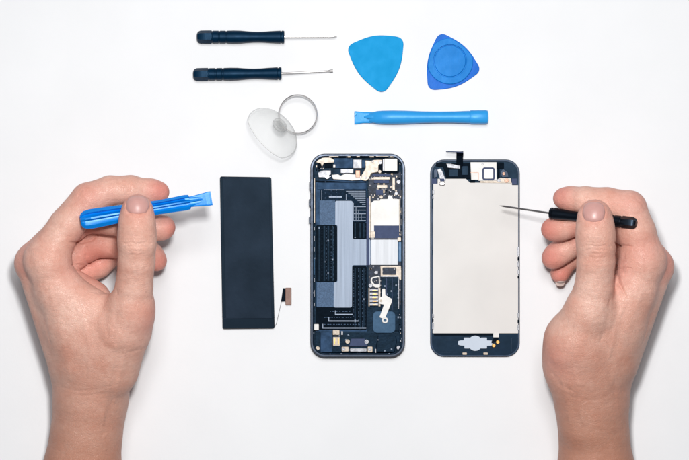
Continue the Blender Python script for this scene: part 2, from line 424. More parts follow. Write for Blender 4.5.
# ------------------------------------------------------------------ suction cup with ring
sdir = Vector((.75, .66, 0)).normalized()
tilt = math.radians(46)
ax = sdir*math.sin(tilt)+Vector((0, 0, math.cos(tilt)))
cen = P(272.5, 132.5, 14.5)
cup = thing('suction_cup', 'clear silicone suction cup with a thin metal pull ring, lying tipped over', 'suction cup', Vector((cen.x, cen.y, 0)))
e1 = ax.cross(Vector((0, 0, 1))).normalized(); e2 = e1.cross(ax)
def lathe(profile, c, a, u, v, n=64):
    b = bmesh.new(); rows = []
    for rr, hh in profile:
        rows.append([b.verts.new(c+a*hh+(u*math.cos(2*math.pi*k/n)+v*math.sin(2*math.pi*k/n))*max(rr, 1e-4)) for k in range(n)])
    for A_, B_ in zip(rows, rows[1:]):
        for k in range(n): b.faces.new((A_[k], A_[(k+1) % n], B_[(k+1) % n], B_[k]))
    bmesh.ops.remove_doubles(b, verts=b.verts[:], dist=1e-3)
    bmesh.ops.recalc_face_normals(b, faces=b.faces[:])
    return b
prof = [(17.8, -.8), (18, -.4), (17.7, 0), (13.5, 2.2), (10, 3.6), (6.5, 4.9), (4.6, 5.6), (3.9, 6.5), (3.7, 8), (0, 8.1)]
inner = [(0, 4.6), (4, 4.3), (8, 3.2), (12, 1.8), (15, .4), (17.8, -.8)]
def sag(mb):
    # the soft lip is pressed flat on the side away from the ring
    for v in mb.bm.verts:
        t = (v.co-cen).dot(sdir)
        if t < -6.5: v.co += sdir*((-6.5+(t+6.5)*.5)-t)
        v.co.z = max(v.co.z, .3)
    return mb
sag(MB().merge(lathe(inner[:-1]+prof, cen, ax, e1, e2))).build('cup', 'clear', cup, 60)
rim = [cen+ax*-.5+(e1*math.cos(2*math.pi*k/96)+e2*math.sin(2*math.pi*k/96))*18 for k in range(96)]
sag(MB().tube(rim, .32, 10, closed=True)).build('rim', 'clear_edge', cup, 60)
kc = cen+ax*8
MB().merge(lathe([(0, -.2), (4.4, -.2), (5.0, .4), (5.0, 1.2), (4.2, 1.9), (2.4, 2.2), (0, 2.2)], kc, ax, e1, e2, 32)).build('knob', 'clear_edge', cup, 60)
lug = kc+ax*2
# ring: nearly flat band through the knob
rc = P(298, 114.2, 8); rn = Vector((-.12, -.10, 1)).normalized()
ru = rn.cross(Vector((0, 1, 0))).normalized(); rv = rn.cross(ru)
rp = [rc+(ru*math.cos(2*math.pi*k/72)+rv*math.sin(2*math.pi*k/72))*12.0 for k in range(72)]
MB().tube(rp, .5, 8, 2.2, closed=True).build('pull_ring', 'steel', cup, 60)
lp = P(281.5, 124.5, 12)
MB().tube([lp+Vector((-2.5, 1.8, .5)), lp+Vector((-.8, .6, 1.2)), lp+Vector((.8, -.6, 1.2)), lp+Vector((2.5, -1.8, .5))], [1.5, 2.0, 2.0, 1.5], 14, .9).build('lug', 'clear', cup, 60)

# ------------------------------------------------------------------ battery
bt = thing('phone_battery', 'flat dark navy phone battery lying between the left hand and the opened phone', 'battery', P(247, 252, 0))
out = roundpoly([(219.8, 176.2), (271.2, 177.0), (274.6, 328.3), (222.4, 328.9)], 2.2)
MB().poly(out, .1, 3.1, .7).build('cell', 'battery', bt)
MB().poly(roundpoly([(219.9, 177.5), (223.0, 177.5), (225.8, 318), (222.3, 318)], .5), 3.0, 3.25, .08).build('side_tape', 'battery_edge', bt)
MB().poly(roundpoly([(268.9, 178.3), (271.3, 178.3), (274.4, 318), (271.6, 318)], .5), 3.0, 3.25, .08).build('side_tape', 'battery_edge', bt)
MB().poly(roundpoly([(222.6, 318.8), (274.0, 318.2), (274.3, 327.9), (222.9, 328.4)], 1.2), 2.9, 3.35, .2).build('end_tape', 'battery_edge', bt)
MB().poly(roundpoly([(224, 177.0), (267, 177.3), (267, 179), (224, 178.8)], .6), 3.0, 3.3, .1).build('top_fold', 'battery', bt)
MB().tube([P(274.5, 326.5, 1.5), P(276.3, 324, 1.4), P(278.6, 314, 1.6), P(281.4, 301.5, 1.8)], .13, 8).build('cable', 'steel_dull', bt)
MB().poly([(282.9, 288.2), (286.2, 288.2), (286.2, 301.2), (281.0, 301.4)], .9, 2.0, .15).build('flex_tab', 'black', bt)
MB().rect(285.4, 287.8, 291.4, 304.8, .3, 2.6, .6, .2).build('connector', 'brown', bt)

# ------------------------------------------------------------------ opened phone
ph = thing('opened_phone', 'opened phone body with slate metal frame and its circuit parts and empty battery bay exposed', 'phone', P(357.5, 255, 0))
Z = 7.4
MB().ring(rrect(310.3, 153.6, 405.0, 357.2, 14.5), rrect(313.0, 156.2, 402.4, 354.6, 12), 0.3, Z, .55).build('frame', 'shell', ph, 50)
MB().ring(rrect(313.1, 156.3, 402.3, 354.5, 11.9), rrect(314.2, 157.4, 401.2, 353.4, 11), 1.0, 6.2, .15).build('inner_rim', 'inner', ph, 50)
MB().poly(rrect(311.0, 154.4, 404.2, 356.4, 13.8), .4, 1.6).build('back_plate', 'inner', ph)
def pr(name, m, shape, z0, z1, bev=.12, r=.0, label=None):
    if not isinstance(shape, list): shape = [shape]
    for s_ in shape:          # every piece is a part of its own
        b = MB()
        if isinstance(s_[0], (tuple, list)): b.poly(roundpoly(s_, r) if r else s_, z0, z1, bev)
        else: b.rect(*s_, z0, z1, r, bev)
        o = b.build(name, m, ph, 40, label)
    return o
pr('battery_bay', 'bay', (316, 179.5, 367, 332), 1.5, 2.2, .1, 1)
# flex coil area, darker blocks
pr('coil_pad', 'coil', [(320, 190, 366.5, 222)], 2.2, 2.5, .05, 1)
pr('coil_pad', 'black', [(315.5, 225, 337.2, 282.3)], 2.2, 2.62, .08, 2.6)
pr('coil_pad', 'black', [(352, 222, 366.3, 240)], 2.2, 2.6, .08, 1.5)
pr('coil_pad', 'black', [[(352, 266), (366.8, 266), (366.8, 330), (316, 330), (316, 306), (352, 306)]], 2.2, 2.6, .08, 2)
# coil stripes
st = MB()
for x in (318.5, 323.5, 327.5, 332.0): st.rect(x, 226, x+1.7, 281, 2.6, 2.72, .3)
for x in (354.5, 359.5, 363.2): st.rect(x, 268, x+1.3, 329, 2.58, 2.70, .3); st.rect(x, 223, x+1.3, 238, 2.58, 2.70, .3)
st.build('coil_stripe', 'inner', ph)
st = MB()
for x, y0, y1 in ((321.8, 228, 280), (326.3, 228, 280), (331.0, 230, 279), (333.6, 227, 281), (353.6, 270, 318), (358.3, 268, 325), (362.2, 270, 328), (365.0, 226, 326), (325, 181, 199), (331, 186, 199), (336.5, 190, 199)):
    y = y0
    while y < y1:
        l = random.uniform(.6, 2.2)
        if not (239 < y < 266 and x > 352): st.rect(x, y, x+.28, y+l, 2.6, 2.78)
        y += l+random.uniform(.8, 3.5)
st.build('solder_dots', 'film2', ph)
# nested printed lines, top right and bottom
st = MB()
for k in range(8):
    a = 346+k*2.3; y = 191+k*1.9
    if a < 364: st.rect(a, y, 365.5, y+.42, 2.5, 2.66); 
for k in range(5): st.rect(353.4, 206.6+k*3.4, 365.8, 207.1+k*3.4, 2.5, 2.66)
for k in range(4): st.rect(353.2+k*2.6, 203+k*3.4, 353.6+k*2.6, 221, 2.5, 2.66)
st.rect(324, 189.2, 344.5, 190.0, 2.2, 2.75); st.rect(329, 196.2, 342, 197.6, 2.5, 2.75)
st.rect(321.5, 190, 321.9, 205, 2.5, 2.7); st.rect(346, 194, 346.4, 200, 2.5, 2.7)
for (x0, y, x1) in ((335, 314.0, 352.5), (328.5, 320.6, 358.5), (322.5, 327.4, 366.2)):
    MB().poly([(x0, y-3.4), (x0+.6, y-3.4), (x0+.6, y), (x1, y), (x1, y+1.0), (x0, y+1.0)], 2.6, 2.85).build('printed_line', 'film', ph)
st.build('printed_lines', 'film', ph)
st = MB()
for (x0, y, x1) in ((330, 311.3, 350), (324, 317.2, 352), (324, 324.2, 360)):
    x = x0
    while x < x1:
        l = random.uniform(.7, 2.4); st.rect(x, y, x+l, y+.5, 2.6, 2.8); x += l+random.uniform(.6, 2.0)
st.build('solder_dots', 'film2', ph)
pr('adhesive_film', 'film', [[(335.2, 200.8), (352.6, 200.8), (352.8, 239.3), (370.5, 239.3), (370.5, 265.2), (352.2, 265.2), (352, 307.6), (333.6, 307.6), (333.8, 282.3), (337.3, 282.3), (337.3, 225.2), (335.2, 225.2)]], 2.2, 3.0, .12, 2.0)
pr('film_patch', 'film2', (319.4, 200.4, 335.2, 225.0), 2.2, 2.95, .1, .4)
pr('film_patch', 'film2', (316.8, 282.3, 333.8, 307.2), 2.2, 2.95, .1, .8)
pr('cable_channel', 'slate', (366.4, 198, 369.2, 265.6), 1.6, 3.9, .4, 1.0)
pr('cable_channel', 'cream', (369.2, 196, 370.6, 238), 1.6, 3.6, .2, .5)
# logic board
pr('circuit_board', 'board', [[(368.5, 172), (401, 172), (401, 305), (368.5, 305)]], 1.6, 2.7, .1)
pr('board_shield', 'white', [[(371, 203), (374, 200.5), (380, 200.5), (380, 199), (388, 199), (388, 195.5), (392, 195.5), (393, 199), (399.2, 199), (399.2, 238.6), (371, 238.6)]], 2.6, 4.5, .25, .9)
pr('shield_label', 'slate', (374.0, 225.4, 399.2, 238.4), 4.4, 4.68, .05, .3)
pr('board_shield', 'pale', (371, 239.6, 398, 265), 2.6, 4.3, .25, .6)
pr('grounding_clip', 'cream', [(371, 231.5, 375, 237.8), (397.5, 237.5, 401, 241.5)], 4.3, 4.9, .15, .5)
pr('blue_tape', 'brightblue', (398.6, 242, 402.4, 261.5), 2.6, 4.2, .15, .4)
pr('side_spring', 'white', [(401.0, 207.5, 402.4, 215), (401, 218.6, 402.4, 225.5), (401, 231, 402.4, 236)], 2.6, 5.0, .1, .3)
pr('side_rail', 'cream', (399.3, 199, 400.2, 232), 2.6, 4.0, .1)
pr('side_spring', 'cream', [(401.2, 292, 402.5, 298), (401.2, 301.5, 402.5, 306), (401, 190, 402.3, 197)], 2.6, 4.6, .1, .3)
pr('board_connector', 'cream', (373.4, 176.9, 389.8, 179.4), 3.1, 4.0, .15, .4)
pr('connector_strip', 'slate', [(374, 180.2, 389, 183), (372.5, 173.8, 390.5, 176)], 2.7, 3.7, .1, .4)
pr('board_connector', 'cream', (377.2, 184.9, 387.4, 187.9), 3.1, 4.1, .2, .8)
pr('board_connector', 'cream', (392.3, 177.2, 395.0, 190), 2.7, 4.2, .2, .5)
pr('connector_strip', 'slate', [(376, 189.5, 383, 195), (385.5, 190, 386.1, 197)], 2.7, 3.4, .1, .3)
# random board components
for (x0, y0, x1, y1, n) in ((370, 173, 399, 199, 32), (369, 266, 381, 288, 10), (396, 173, 401, 200, 7), (316, 164, 334, 176, 20), (334, 158, 366, 173, 12), (399, 262, 401.5, 350, 12)):
    for _ in range(n):
        x, y = random.uniform(x0, x1), random.uniform(y0, y1); w, h_ = random.choice(((.7, 1.3), (1.3, .7), (1.8, 1), (.6, .6), (1, 2)))
        MB().rect(x, y, x+w, y+h_, 2.6, 3.0+random.uniform(.1, .7), 0, .08).build('chip', random.choice(('silver', 'black', 'cream')), ph)
# camera and top band
pr('camera_surround', 'black', [(378.8, 157.5, 398.8, 173)], 1.6, 4.4, .2, 1)
pr('rear_camera', 'white', (384.2, 158.6, 397.4, 171.2), 4.4, 6.6, .35, 1)
pr('camera_rim', 'silver', (382.6, 159, 384.3, 171), 4.4, 6.2, .2, .4)
pr('top_bracket', 'cream', [[(365, 160.3), (371, 160.8), (376, 159.6), (382, 159.6), (382, 163.5), (378.6, 165), (378.4, 172), (371.2, 173.2), (369, 178.5), (366, 181), (360, 179.5), (361.8, 175), (365.6, 168)]], 2.4, 5.2, .3, 1.2)
pr('top_panel', 'bay', [(334, 158, 352.5, 168.2), (361.8, 160, 365, 168)], 1.6, 3.6, .2, .6)
pr('metal_block', 'silver', (353, 159.4, 361.8, 168.4), 1.6, 4.4, .3, .5)
pr('copper_block', 'copper', (355.4, 170.2, 360.2, 177.5), 1.6, 4.8, .3, .5)
pr('dock_strip', 'white', [[(331.4, 174.8), (338, 174.0), (340.5, 175.6), (346, 173.4), (354.5, 174.4), (366, 176.6), (366, 179.6), (352, 180.3), (333, 179.0)]], 2.2, 4.7, .3, .8)
pr('flex_strip', 'silver', (340.6, 169, 353.4, 173), 2.2, 4.2, .2, .4)
pr('antenna_plate', 'cream', [[(315.4, 160.6), (321, 158.6), (322, 156.8), (330, 157), (334.6, 160), (334, 162.8), (324, 163.2), (322, 167.4), (320.6, 163.4), (316, 162.6)]], 2.4, 5.2, .3, 1)
pr('black_block', 'black', [(317.6, 163.8, 321.2, 168.2), (324.6, 163.6, 332.6, 167.4)], 1.6, 4.6, .2, .4)
pr('white_tab', 'white', (333.2, 164.6, 335.4, 167.8), 2.4, 5.0, .2, .4)
pr('flex_strip', 'silver', [[(318, 172.5), (323, 170.4), (331, 170.4), (331, 174.4), (325, 177.4), (318.6, 177.2)]], 2.2, 4.0, .2, .6)
pr('shadow_gap', 'black', [[(315, 180.2), (332, 180.8), (352, 182.2), (366.4, 181.6), (366.4, 183.8), (352, 184.4), (330, 183), (315, 182)]], 2.0, 2.6, .05)  # black strip painted in as the shade between the top parts and bay
pr('bay_top_plate', 'bay', (317, 182.5, 366.4, 189.4), 2.2, 3.3, .2, 1)
pr('top_clip', 'cream', [(329, 155.9, 338.6, 157.1), (347.5, 155.9, 350.5, 157.4), (356.5, 156, 359.8, 157.2), (369.5, 156, 374, 157.3), (376, 156.2, 388.5, 156.9), (390.2, 156, 393.8, 157.4)], 4.0, 6.9, .1, .2)
pr('side_rail', 'cream', (313.2, 178, 315.0, 223), 2.0, 5.6, .2, .3)
pr('side_rail', 'silver', [(313.2, y, 314.7, y+random.uniform(3, 7)) for y in (227, 236, 247, 278, 290, 303)], 2.0, 4.6, .15, .3)
pr('blue_tape', 'brightblue', (313.0, 258.5, 314.6, 275), 2.0, 5.0, .15, .3)
pr('side_button', 'shell', (308.9, 199.2, 310.8, 206.6), 2.4, 5.4, .3, .5)
pr('side_button', 'shell', (308.9, 216.6, 310.8, 223.2), 2.4, 5.4, .3, .5)
pr('mute_switch', 'shell', (309.2, 181.6, 310.9, 190.4), 2.4, 5.4, .3, .5)
# lower right
pr('socket_frame', 'cream', [[(380.6, 265.8), (401, 265.8), (402, 279), (400, 281), (397.8, 276.2), (380.6, 276.2)]], 2.6, 4.0, .2, .8)
pr('socket_cover', 'board', (382.4, 267.4, 396.2, 274.8), 3.9, 4.3, .1, .8)
pr('curved_bracket', 'white', [[(371, 277.5), (379.8, 275.6), (380.2, 287.8), (374.5, 287.6), (370.4, 282)]], 2.6, 4.0, .2, 1.6)
pr('bracket_window', 'board', [[(372.4, 278.4), (378.8, 277), (379, 284.5), (374.8, 284.5), (371.9, 281)]], 3.9, 4.2, .05, 1)
pr('speaker_panel', 'inner', (381, 276.6, 399.2, 331), 2.6, 3.6, .25, .8)
pr('panel_edge', 'silver', [(398.4, 278, 399.0, 309), (381.4, 276.4, 398, 277.0)], 3.5, 3.95, .05)
pr('panel_edge', 'slate', [(386.3, 278, 386.9, 296), (392, 278, 392.5, 310)], 3.5, 3.8, .05)
for k in range(5):
    y = 288.8+k*3.6
    pr('contact_row', 'silver', (369.6, y, 378.4, y+2.5), 2.6, 4.0, .2, .4)
pr('contact_pins', 'gold', [(372.6, 290+k*3.6, 376.6, 290.9+k*3.6) for k in range(5)], 3.9, 4.25, .05)
pr('contact_frame', 'cream', [(368.6, 288, 369.6, 306.5), (378.6, 288, 380.4, 306.5)], 2.6, 4.2, .1, .2)
pr('vibration_motor', 'steelblue', (372.8, 311.4, 395.4, 333), 3.6, 4.9, .4, 4.5)
pr('white_flex', 'white', [[(382.2, 288.6), (385.2, 288.6), (385.4, 295), (392.0, 299), (391.8, 302), (384.6, 319.5), (379.4, 317.4), (384, 304.6), (379, 303.8), (378.4, 298.4), (381.8, 296.5)]], 5.0, 5.5, .1, .8)
# bottom
pr('dock_band', 'inner', (315.5, 331.4, 400, 352.8), 1.6, 3.4, .3, 2)
pr('speaker_box', 'bay', (320.4, 332.2, 332.4, 352.6), 3.3, 4.9, .35, .8)
pr('contact_block', 'cream', [(332.8, 330, 339.6, 335), (333, 337, 340, 346)], 3.3, 5.0, .25, .6)
pr('contact_pins', 'gold', [(334.0, 338.6, 335.2, 344.6), (337.8, 338.6, 339.0, 344.6)], 5.0, 5.3, .05)
pr('dock_socket', 'slate', [[(351, 338.6), (365, 338.6), (368, 346.6), (349, 346.6)]], 3.4, 4.8, .3, 1)
pr('socket_bar', 'silver', (349.6, 348.2, 367.2, 352.2), 3.4, 5.4, .5, 1.8)
pr('bar_end', 'cream', [(341.6, 346.8, 348.8, 351.8), (367.6, 346.6, 372.6, 352.4)], 3.4, 5.0, .3, 1)
pr('black_drape', 'inner', [[(376.6, 336), (395.8, 335.6), (397, 341), (394.6, 352.4), (376.8, 352.4), (375.8, 345), (378, 340)]], 3.4, 4.8, .5, 1.4)
pr('band_edge', 'steelblue', [(320, 331.6, 398, 332.3)], 3.4, 3.9, .05)
pr('band_edge', 'silver', [(375, 349, 376.2, 353), (341.2, 331.2, 343, 335)], 3.4, 5, .1, .2)
pr('white_square', 'white', (314.0, 324.2, 318.8, 330.2), 3.0, 5.4, .3, .8)
def screw(x, y, r, z, m='cream', par=None, ring=False):
    b = MB()
    n = 24
    b.ring(circ(x, y, r, n), circ(x, y, r*.45, n), z-1.5, z, .12)
    b.poly(circ(x, y, r*.47, n), z-1.5, z-.35)
    return b.build('screw', m, par, 40)
for x, y, r_, z in ((327.2, 176.6, 2.3, 5), (398.6, 181.6, 2.0, 4.6), (396.2, 193.6, 1.7, 4.6), (381.2, 197.0, 1.6, 4.6), (380.2, 162.6, 1.7, 5.9), (379.8, 171.6, 1.5, 5.8),
                  (376.2, 272.8, 1.8, 4.4), (370.6, 285.6, 2.0, 4.6), (347.6, 341.6, 2.2, 5), (366.6, 341.8, 2.2, 5), (317.6, 348.4, 2.0, 5), (398.6, 347.8, 2.0, 5),
                  (335.4, 332.6, 1.9, 5.4), (369.8, 349.4, 1.7, 5.5), (343.6, 349.2, 1.7, 5.5), (372.6, 160.5+.9, 1.1, 5.5), (366, 177.6, 1.1, 5.3), (381, 300.8, 1.3, 5.9), (402.0-1.6, 163.6, 1.0, 5.2)):
    screw(x, y, r_, z, 'cream' if random.random() < .6 else 'silver', ph)
MB().ring(circ(385.0, 320.4, 3.2), circ(385, 320.4, 1.5), 4.8, 6.0, .25).build('washer', 'white', ph)

# ------------------------------------------------------------------ display assembly (face down)
dp = thing('display_assembly', 'removed phone display lying face down, pale backlight plate in a dark navy frame', 'display panel', P(475, 258, 0))
def pd(name, m, shape, z0, z1, bev=.12, r=.0, label=None):
    if not isinstance(shape, list): shape = [shape]
    for s_ in shape:          # every piece is a part of its own
        b = MB()
        if isinstance(s_[0], (tuple, list)): b.poly(roundpoly(s_, r) if r else s_, z0, z1, bev)
        else: b.rect(*s_, z0, z1, r, bev)
        o = b.build(name, m, dp, 40, label)
    return o
MB().poly(rrect(430.2, 159.4, 519.8, 356.9, 14), .1, 1.9, .3).build('glass_frame', 'dframe', dp)
MB().ring(rrect(430.4, 159.6, 519.6, 356.7, 13.8), rrect(432.2, 161.6, 517.8, 355.2, 12.2), 1.8, 2.7, .25).build('rim', 'dside', dp, 50)
pd('backlight_plate', 'backlight', [[(433.2, 183.6), (437.6, 183.6), (437.6, 178.6), (466, 178.6), (470, 182.5), (512, 182.5), (512, 185), (518.3, 185), (518.3, 333.4), (432.6, 333.4)]], 1.8, 3.5, .25, .6)
pd('plate_edge', 'dside', [(432.2, 209, 433.1, 250), (432.2, 255, 433.0, 310)], 2.4, 3.7, .1)
pd('side_clip', 'silver', [(432.4, 190, 434.2, 194.5), (432.4, 196, 433.8, 199), (432.2, 314, 434.0, 318), (432.2, 323, 434.0, 329)], 2.4, 4.0, .15, .3)
pd('side_clip', 'silver', [(517.4, 247, 519.2, 256), (517.4, 262, 519.2, 267), (517.6, 313, 519.4, 318), (517.6, 325, 519.4, 330), (517.6, 270, 519.2, 274)], 2.4, 4.0, .15, .3)
pd('clip_gap', 'black', [(517.6, 257, 519.2, 260.5), (517.6, 276, 519, 278.5), (432.2, 319, 433.6, 322), (517.6, 320, 519.3, 323.5)], 2.4, 3.75, .1)
pd('corner_pad', 'slate', [(431.8, 178.5, 436.6, 184.5), (511.6, 178.4, 517.0, 184.6)], 1.8, 3.0, .15, .5)
# top cluster
pd('flex_bed', 'black', [[(436, 162.8), (470, 163.2), (470.4, 178.8), (446.4, 178.6), (443, 166.5), (436, 166.5)]], 1.8, 3.2, .15, .8)
pd('flex_bed', 'dframe', [(449, 169.5, 458, 176.5), (462, 166, 468, 175)], 3.2, 3.6, .2, .6)
pd('flex_bed', 'black', [(496.6, 162.4, 504, 168.6), (497.6, 168.6, 499.6, 178)], 1.8, 3.0, .15, .5)
pd('display_connector', 'silver', [[(446.2, 163.2), (451, 163.8), (460.2, 165.6), (460.2, 168.9), (447.6, 167.8)]], 3.2, 4.4, .25, .5)
b = MB()
b.sweep(P(459.6, 166.5, 3.6), P(459.6, 156, 5.0), [(0, sq(2.1, .12, e=6)), (1, sq(2.1, .12, e=6))], up=Vector((0, 0, 1)))
b.sweep(P(459.8, 156, 5.0), P(459.8, 151.6, 8.0), [(0, sq(2.2, .12, e=6)), (1, sq(2.2, .12, e=6))])
b.build('flex_cable', 'black', dp)
MB().sweep(P(463, 152.2, 7.2), P(446, 151.4, 6.4), [(0, sq(.35, 1.4, e=6)), (.4, sq(.3, 1.4, e=6)), (1, sq(.28, .9, e=6))]).build('cable_end', 'slate', dp)
pd('earpiece_bracket', 'silver', [[(437, 169.6), (440.4, 168.2), (442.4, 171), (446, 180), (443, 182), (440.6, 181.6)]], 2.6, 4.4, .3, .8)
MB().poly(circ(442.2, 183.6, 3.1, 24, 1.9), 3.2, 5.2, .4).build('sensor_button', 'steel_dull', dp)
pd('sensor_button', 'slate', [(440.2, 178.4, 444.4, 181)], 4.3, 5.0, .2, .5)
pd('speaker_shield', 'white', [[(470.4, 162.2), (496.6, 162.2), (496.8, 180.6), (478.6, 180.8), (478.4, 179.8), (471.2, 179.8)]], 2.4, 4.6, .25, .5)
pd('copper_seam', 'copper', [(470.6, 172.2, 478.6, 172.7), (478.3, 172.6, 478.8, 179.8)], 4.5, 4.75, .03)
pd('shield_gap', 'black', [(470.2, 174.6, 472, 182.6), (472, 180.4, 475, 182.6)], 3.4, 4.0, .1)
MB().ring(rrect(482.4, 167.4, 494.8, 180.0, 2.4), rrect(483.8, 168.8, 493.4, 178.6, 1.6), 4.5, 5.4, .2).build('earpiece_gasket', 'slate', dp, 50)
pd('earpiece_speaker', 'white', (483.9, 168.9, 493.3, 178.5), 4.5, 5.0, .2, 1.4)
pd('front_camera_strip', 'cream', [[(480, 181), (497, 179.4), (500, 177.6), (511, 178), (511.6, 183.2), (480, 182.8)]], 3.3, 3.9, .2, .8)
for x, y, r_ in ((482.6, 164.2, 1.1), (499, 180.2, 1.7), (506.5, 180.4, 2.2), (503.8, 173.6, 1.5)):
    screw(x, y, r_, 4.9 if y < 170 else 4.5, 'silver' if x < 500 else 'copper', dp)
pd('bracket_flap', 'dside', [[(500, 172), (503, 168.6), (508, 172), (509, 177), (502, 177.4)], [(433.6, 170, ), (437, 168), (437.5, 177), (433.6, 178)]], 1.8, 2.9, .3, .8)
# bottom
pd('plate_lip', 'black', [(434, 333.4, 494, 335.2), (466.5, 332.2, 484, 333.6)], 1.9, 3.0, .1)
cx, cy = 475, 343.2
star = []
for (x, y) in ((458, 341.2), (460.5, 340.4), (463.8, 340.4), (463.8, 337.6), (469.5, 337.6)): star.append((x, y))
for k in range(9):
    a = math.radians(220+100*k/8); star.append((cx+.3+7.4*math.cos(a), cy+7.6*math.sin(a)))
for (x, y) in ((481, 337.6), (487, 337.6), (487, 340.4), (492.4, 340.6), (492.4, 345.6), (487, 346), (487, 348.6), (481.2, 348.6)): star.append((x, y))
for k in range(9):
    a = math.radians(40+100*k/8); star.append((cx+.3+7.4*math.cos(a), cy+.2+7.6*math.sin(a)))
for (x, y) in ((469.2, 348.6), (464.4, 348.6), (464.4, 345.8), (460.5, 345.6), (458, 344.8)): star.append((x, y))
pd('home_button_film', 'palefilm', [star], 1.8, 2.4, .1, .7)
pd('white_tab', 'white', [[(493.2, 332.6), (499, 332.6), (499, 337.4), (493.2, 337.4)]], 1.8, 3.6, .2, .5)
pd('black_flex', 'black', [[(494.5, 337.4), (498.5, 337.4), (498, 340.5), (491.5, 343.5), (491.5, 341.5)]], 1.8, 2.6, .1, .4)
for x, y in ((493.8, 345.6), (497.8, 342.2)):
    MB().poly(circ(x, y, 2.0), 1.8, 3.0, .3).build('gold_contact', 'gold', dp)
pd('bottom_clip', 'cream', [(462.4, 352.6, 467, 355)], 1.8, 3.2, .25, .8)
pd('bottom_clip', 'cream', [(483.4, 352.6, 488, 355)], 1.8, 3.2, .25, .8)
pd('frame_seam', 'dside', [(436.8, 338, 437.1, 352), (437, 352.2, 458, 352.5), (511.5, 338, 511.8, 352), (445, 340, 457, 340.2)], 1.8, 2.0)

# ------------------------------------------------------------------ hands
def J(px, py, z): 
    p = P(px, py, z); return np.array((p.x, p.y, p.z), dtype=np.float32)

class Field:
    def __init__(s, lo, hi, h):
        s.lo = np.array(lo, dtype=np.float32); s.h = h
        s.n = np.ceil((np.array(hi)-s.lo)/h).astype(int)+1
        s.ax = [s.lo[i]+h*np.arange(s.n[i], dtype=np.float32) for i in range(3)]
        s.d = np.full(tuple(s.n), 30.0, dtype=np.float32)
    def box(s, lo, hi):
        a = np.clip(np.floor((np.array(lo)-s.lo)/s.h).astype(int), 0, s.n); b = np.clip(np.ceil((np.array(hi)-s.lo)/s.h).astype(int)+1, 0, s.n)
        sl = tuple(slice(a[i], b[i]) for i in range(3))
        X = s.ax[0][sl[0]][:, None, None]; Y = s.ax[1][sl[1]][None, :, None]; Zz = s.ax[2][sl[2]][None, None, :]
        return sl, X, Y, Zz
    def cone(s, a, b, ra, rb, k, arr=None, flat=None):
        """tapered capsule smooth-unioned with blend k. flat=(axis vector, factor): squeeze along an axis"""
        arr = s.d if arr is None else arr
        m = max(ra, rb)+max(k, 2)+2
        sl, X, Y, Zz = s.box(np.minimum(a, b)-m, np.maximum(a, b)+m)
        ab = b-a; L2 = float(ab@ab)+1e-9
        px, py, pz = X-a[0], Y-a[1], Zz-a[2]
        t = np.clip((px*ab[0]+py*ab[1]+pz*ab[2])/L2, 0, 1)
        dx, dy, dz = px-t*ab[0], py-t*ab[1], pz-t*ab[2]
        q = dx*dx+dy*dy+dz*dz
        if flat is not None:
            n, f = flat; dn = dx*n[0]+dy*n[1]+dz*n[2]; q = q+dn*dn*(f*f-1)
        d = np.sqrt(q)-(ra+(rb-ra)*t)
        cur = arr[sl]
        if k > 0:
            h = np.maximum(k-np.abs(cur-d), 0)/k; arr[sl] = np.minimum(cur, d)-h*h*k*.25
        else: arr[sl] = np.minimum(cur, d)
    def crease(s, pts, depth, w):
        for a, b in zip(pts, pts[1:]):
            sl, X, Y, Zz = s.box(np.minimum(a, b)-3*w-1, np.maximum(a, b)+3*w+1)
            ab = b-a; L2 = float(ab@ab)+1e-9
            px, py, pz = X-a[0], Y-a[1], Zz-a[2]
            t = np.clip((px*ab[0]+py*ab[1]+pz*ab[2])/L2, 0, 1)
            q = (px-t*ab[0])**2+(py-t*ab[1])**2+(pz-t*ab[2])**2
            s.d[sl] += depth*np.exp(-q/(w*w))

    def _fold(s, pts, depth, w, zmin):
        a0 = np.min(pts, 0)-3*w-2; b0 = np.max(pts, 0)+3*w+2; a0[2] = zmin; b0[2] = s.ax[2][-1]
        sl, X, Y, Zz = s.box(a0, b0)
        best = np.full((X.shape[0], Y.shape[1], 1), 1e6, dtype=np.float32)
        n = len(pts)-1
        for i, (a, b) in enumerate(zip(pts, pts[1:])):
            ab = (b-a)[:2]; L2 = float(ab@ab)+1e-9
            t = np.clip(((X-a[0])*ab[0]+(Y-a[1])*ab[1])/L2, 0, 1)
            q = (X-a[0]-t*ab[0])**2+(Y-a[1]-t*ab[1])**2
            u = (i+t)/n; tap = np.clip(4*np.minimum(u, 1-u), .25, 1)   # the fold fades out at its ends
            best = np.minimum(best, q/(w*w)/tap**2)
        s.d[sl] += depth*np.exp(-best)*np.clip((Zz-zmin)/4, 0, 1)
    def fold(s, pts, depth, w, zmin):
        # subdivide and roughen the line a little so that it is never ruler-straight
        out = []
        for a, b in zip(pts, pts[1:]):
            for k in range(3):
                p = a+(b-a)*k/3; out.append(p+np.array((random.uniform(-.25, .25), random.uniform(-.25, .25), 0), dtype=np.float32) if (k or len(out)) else p)
        out.append(pts[-1]); s._fold(out, depth, w, zmin)

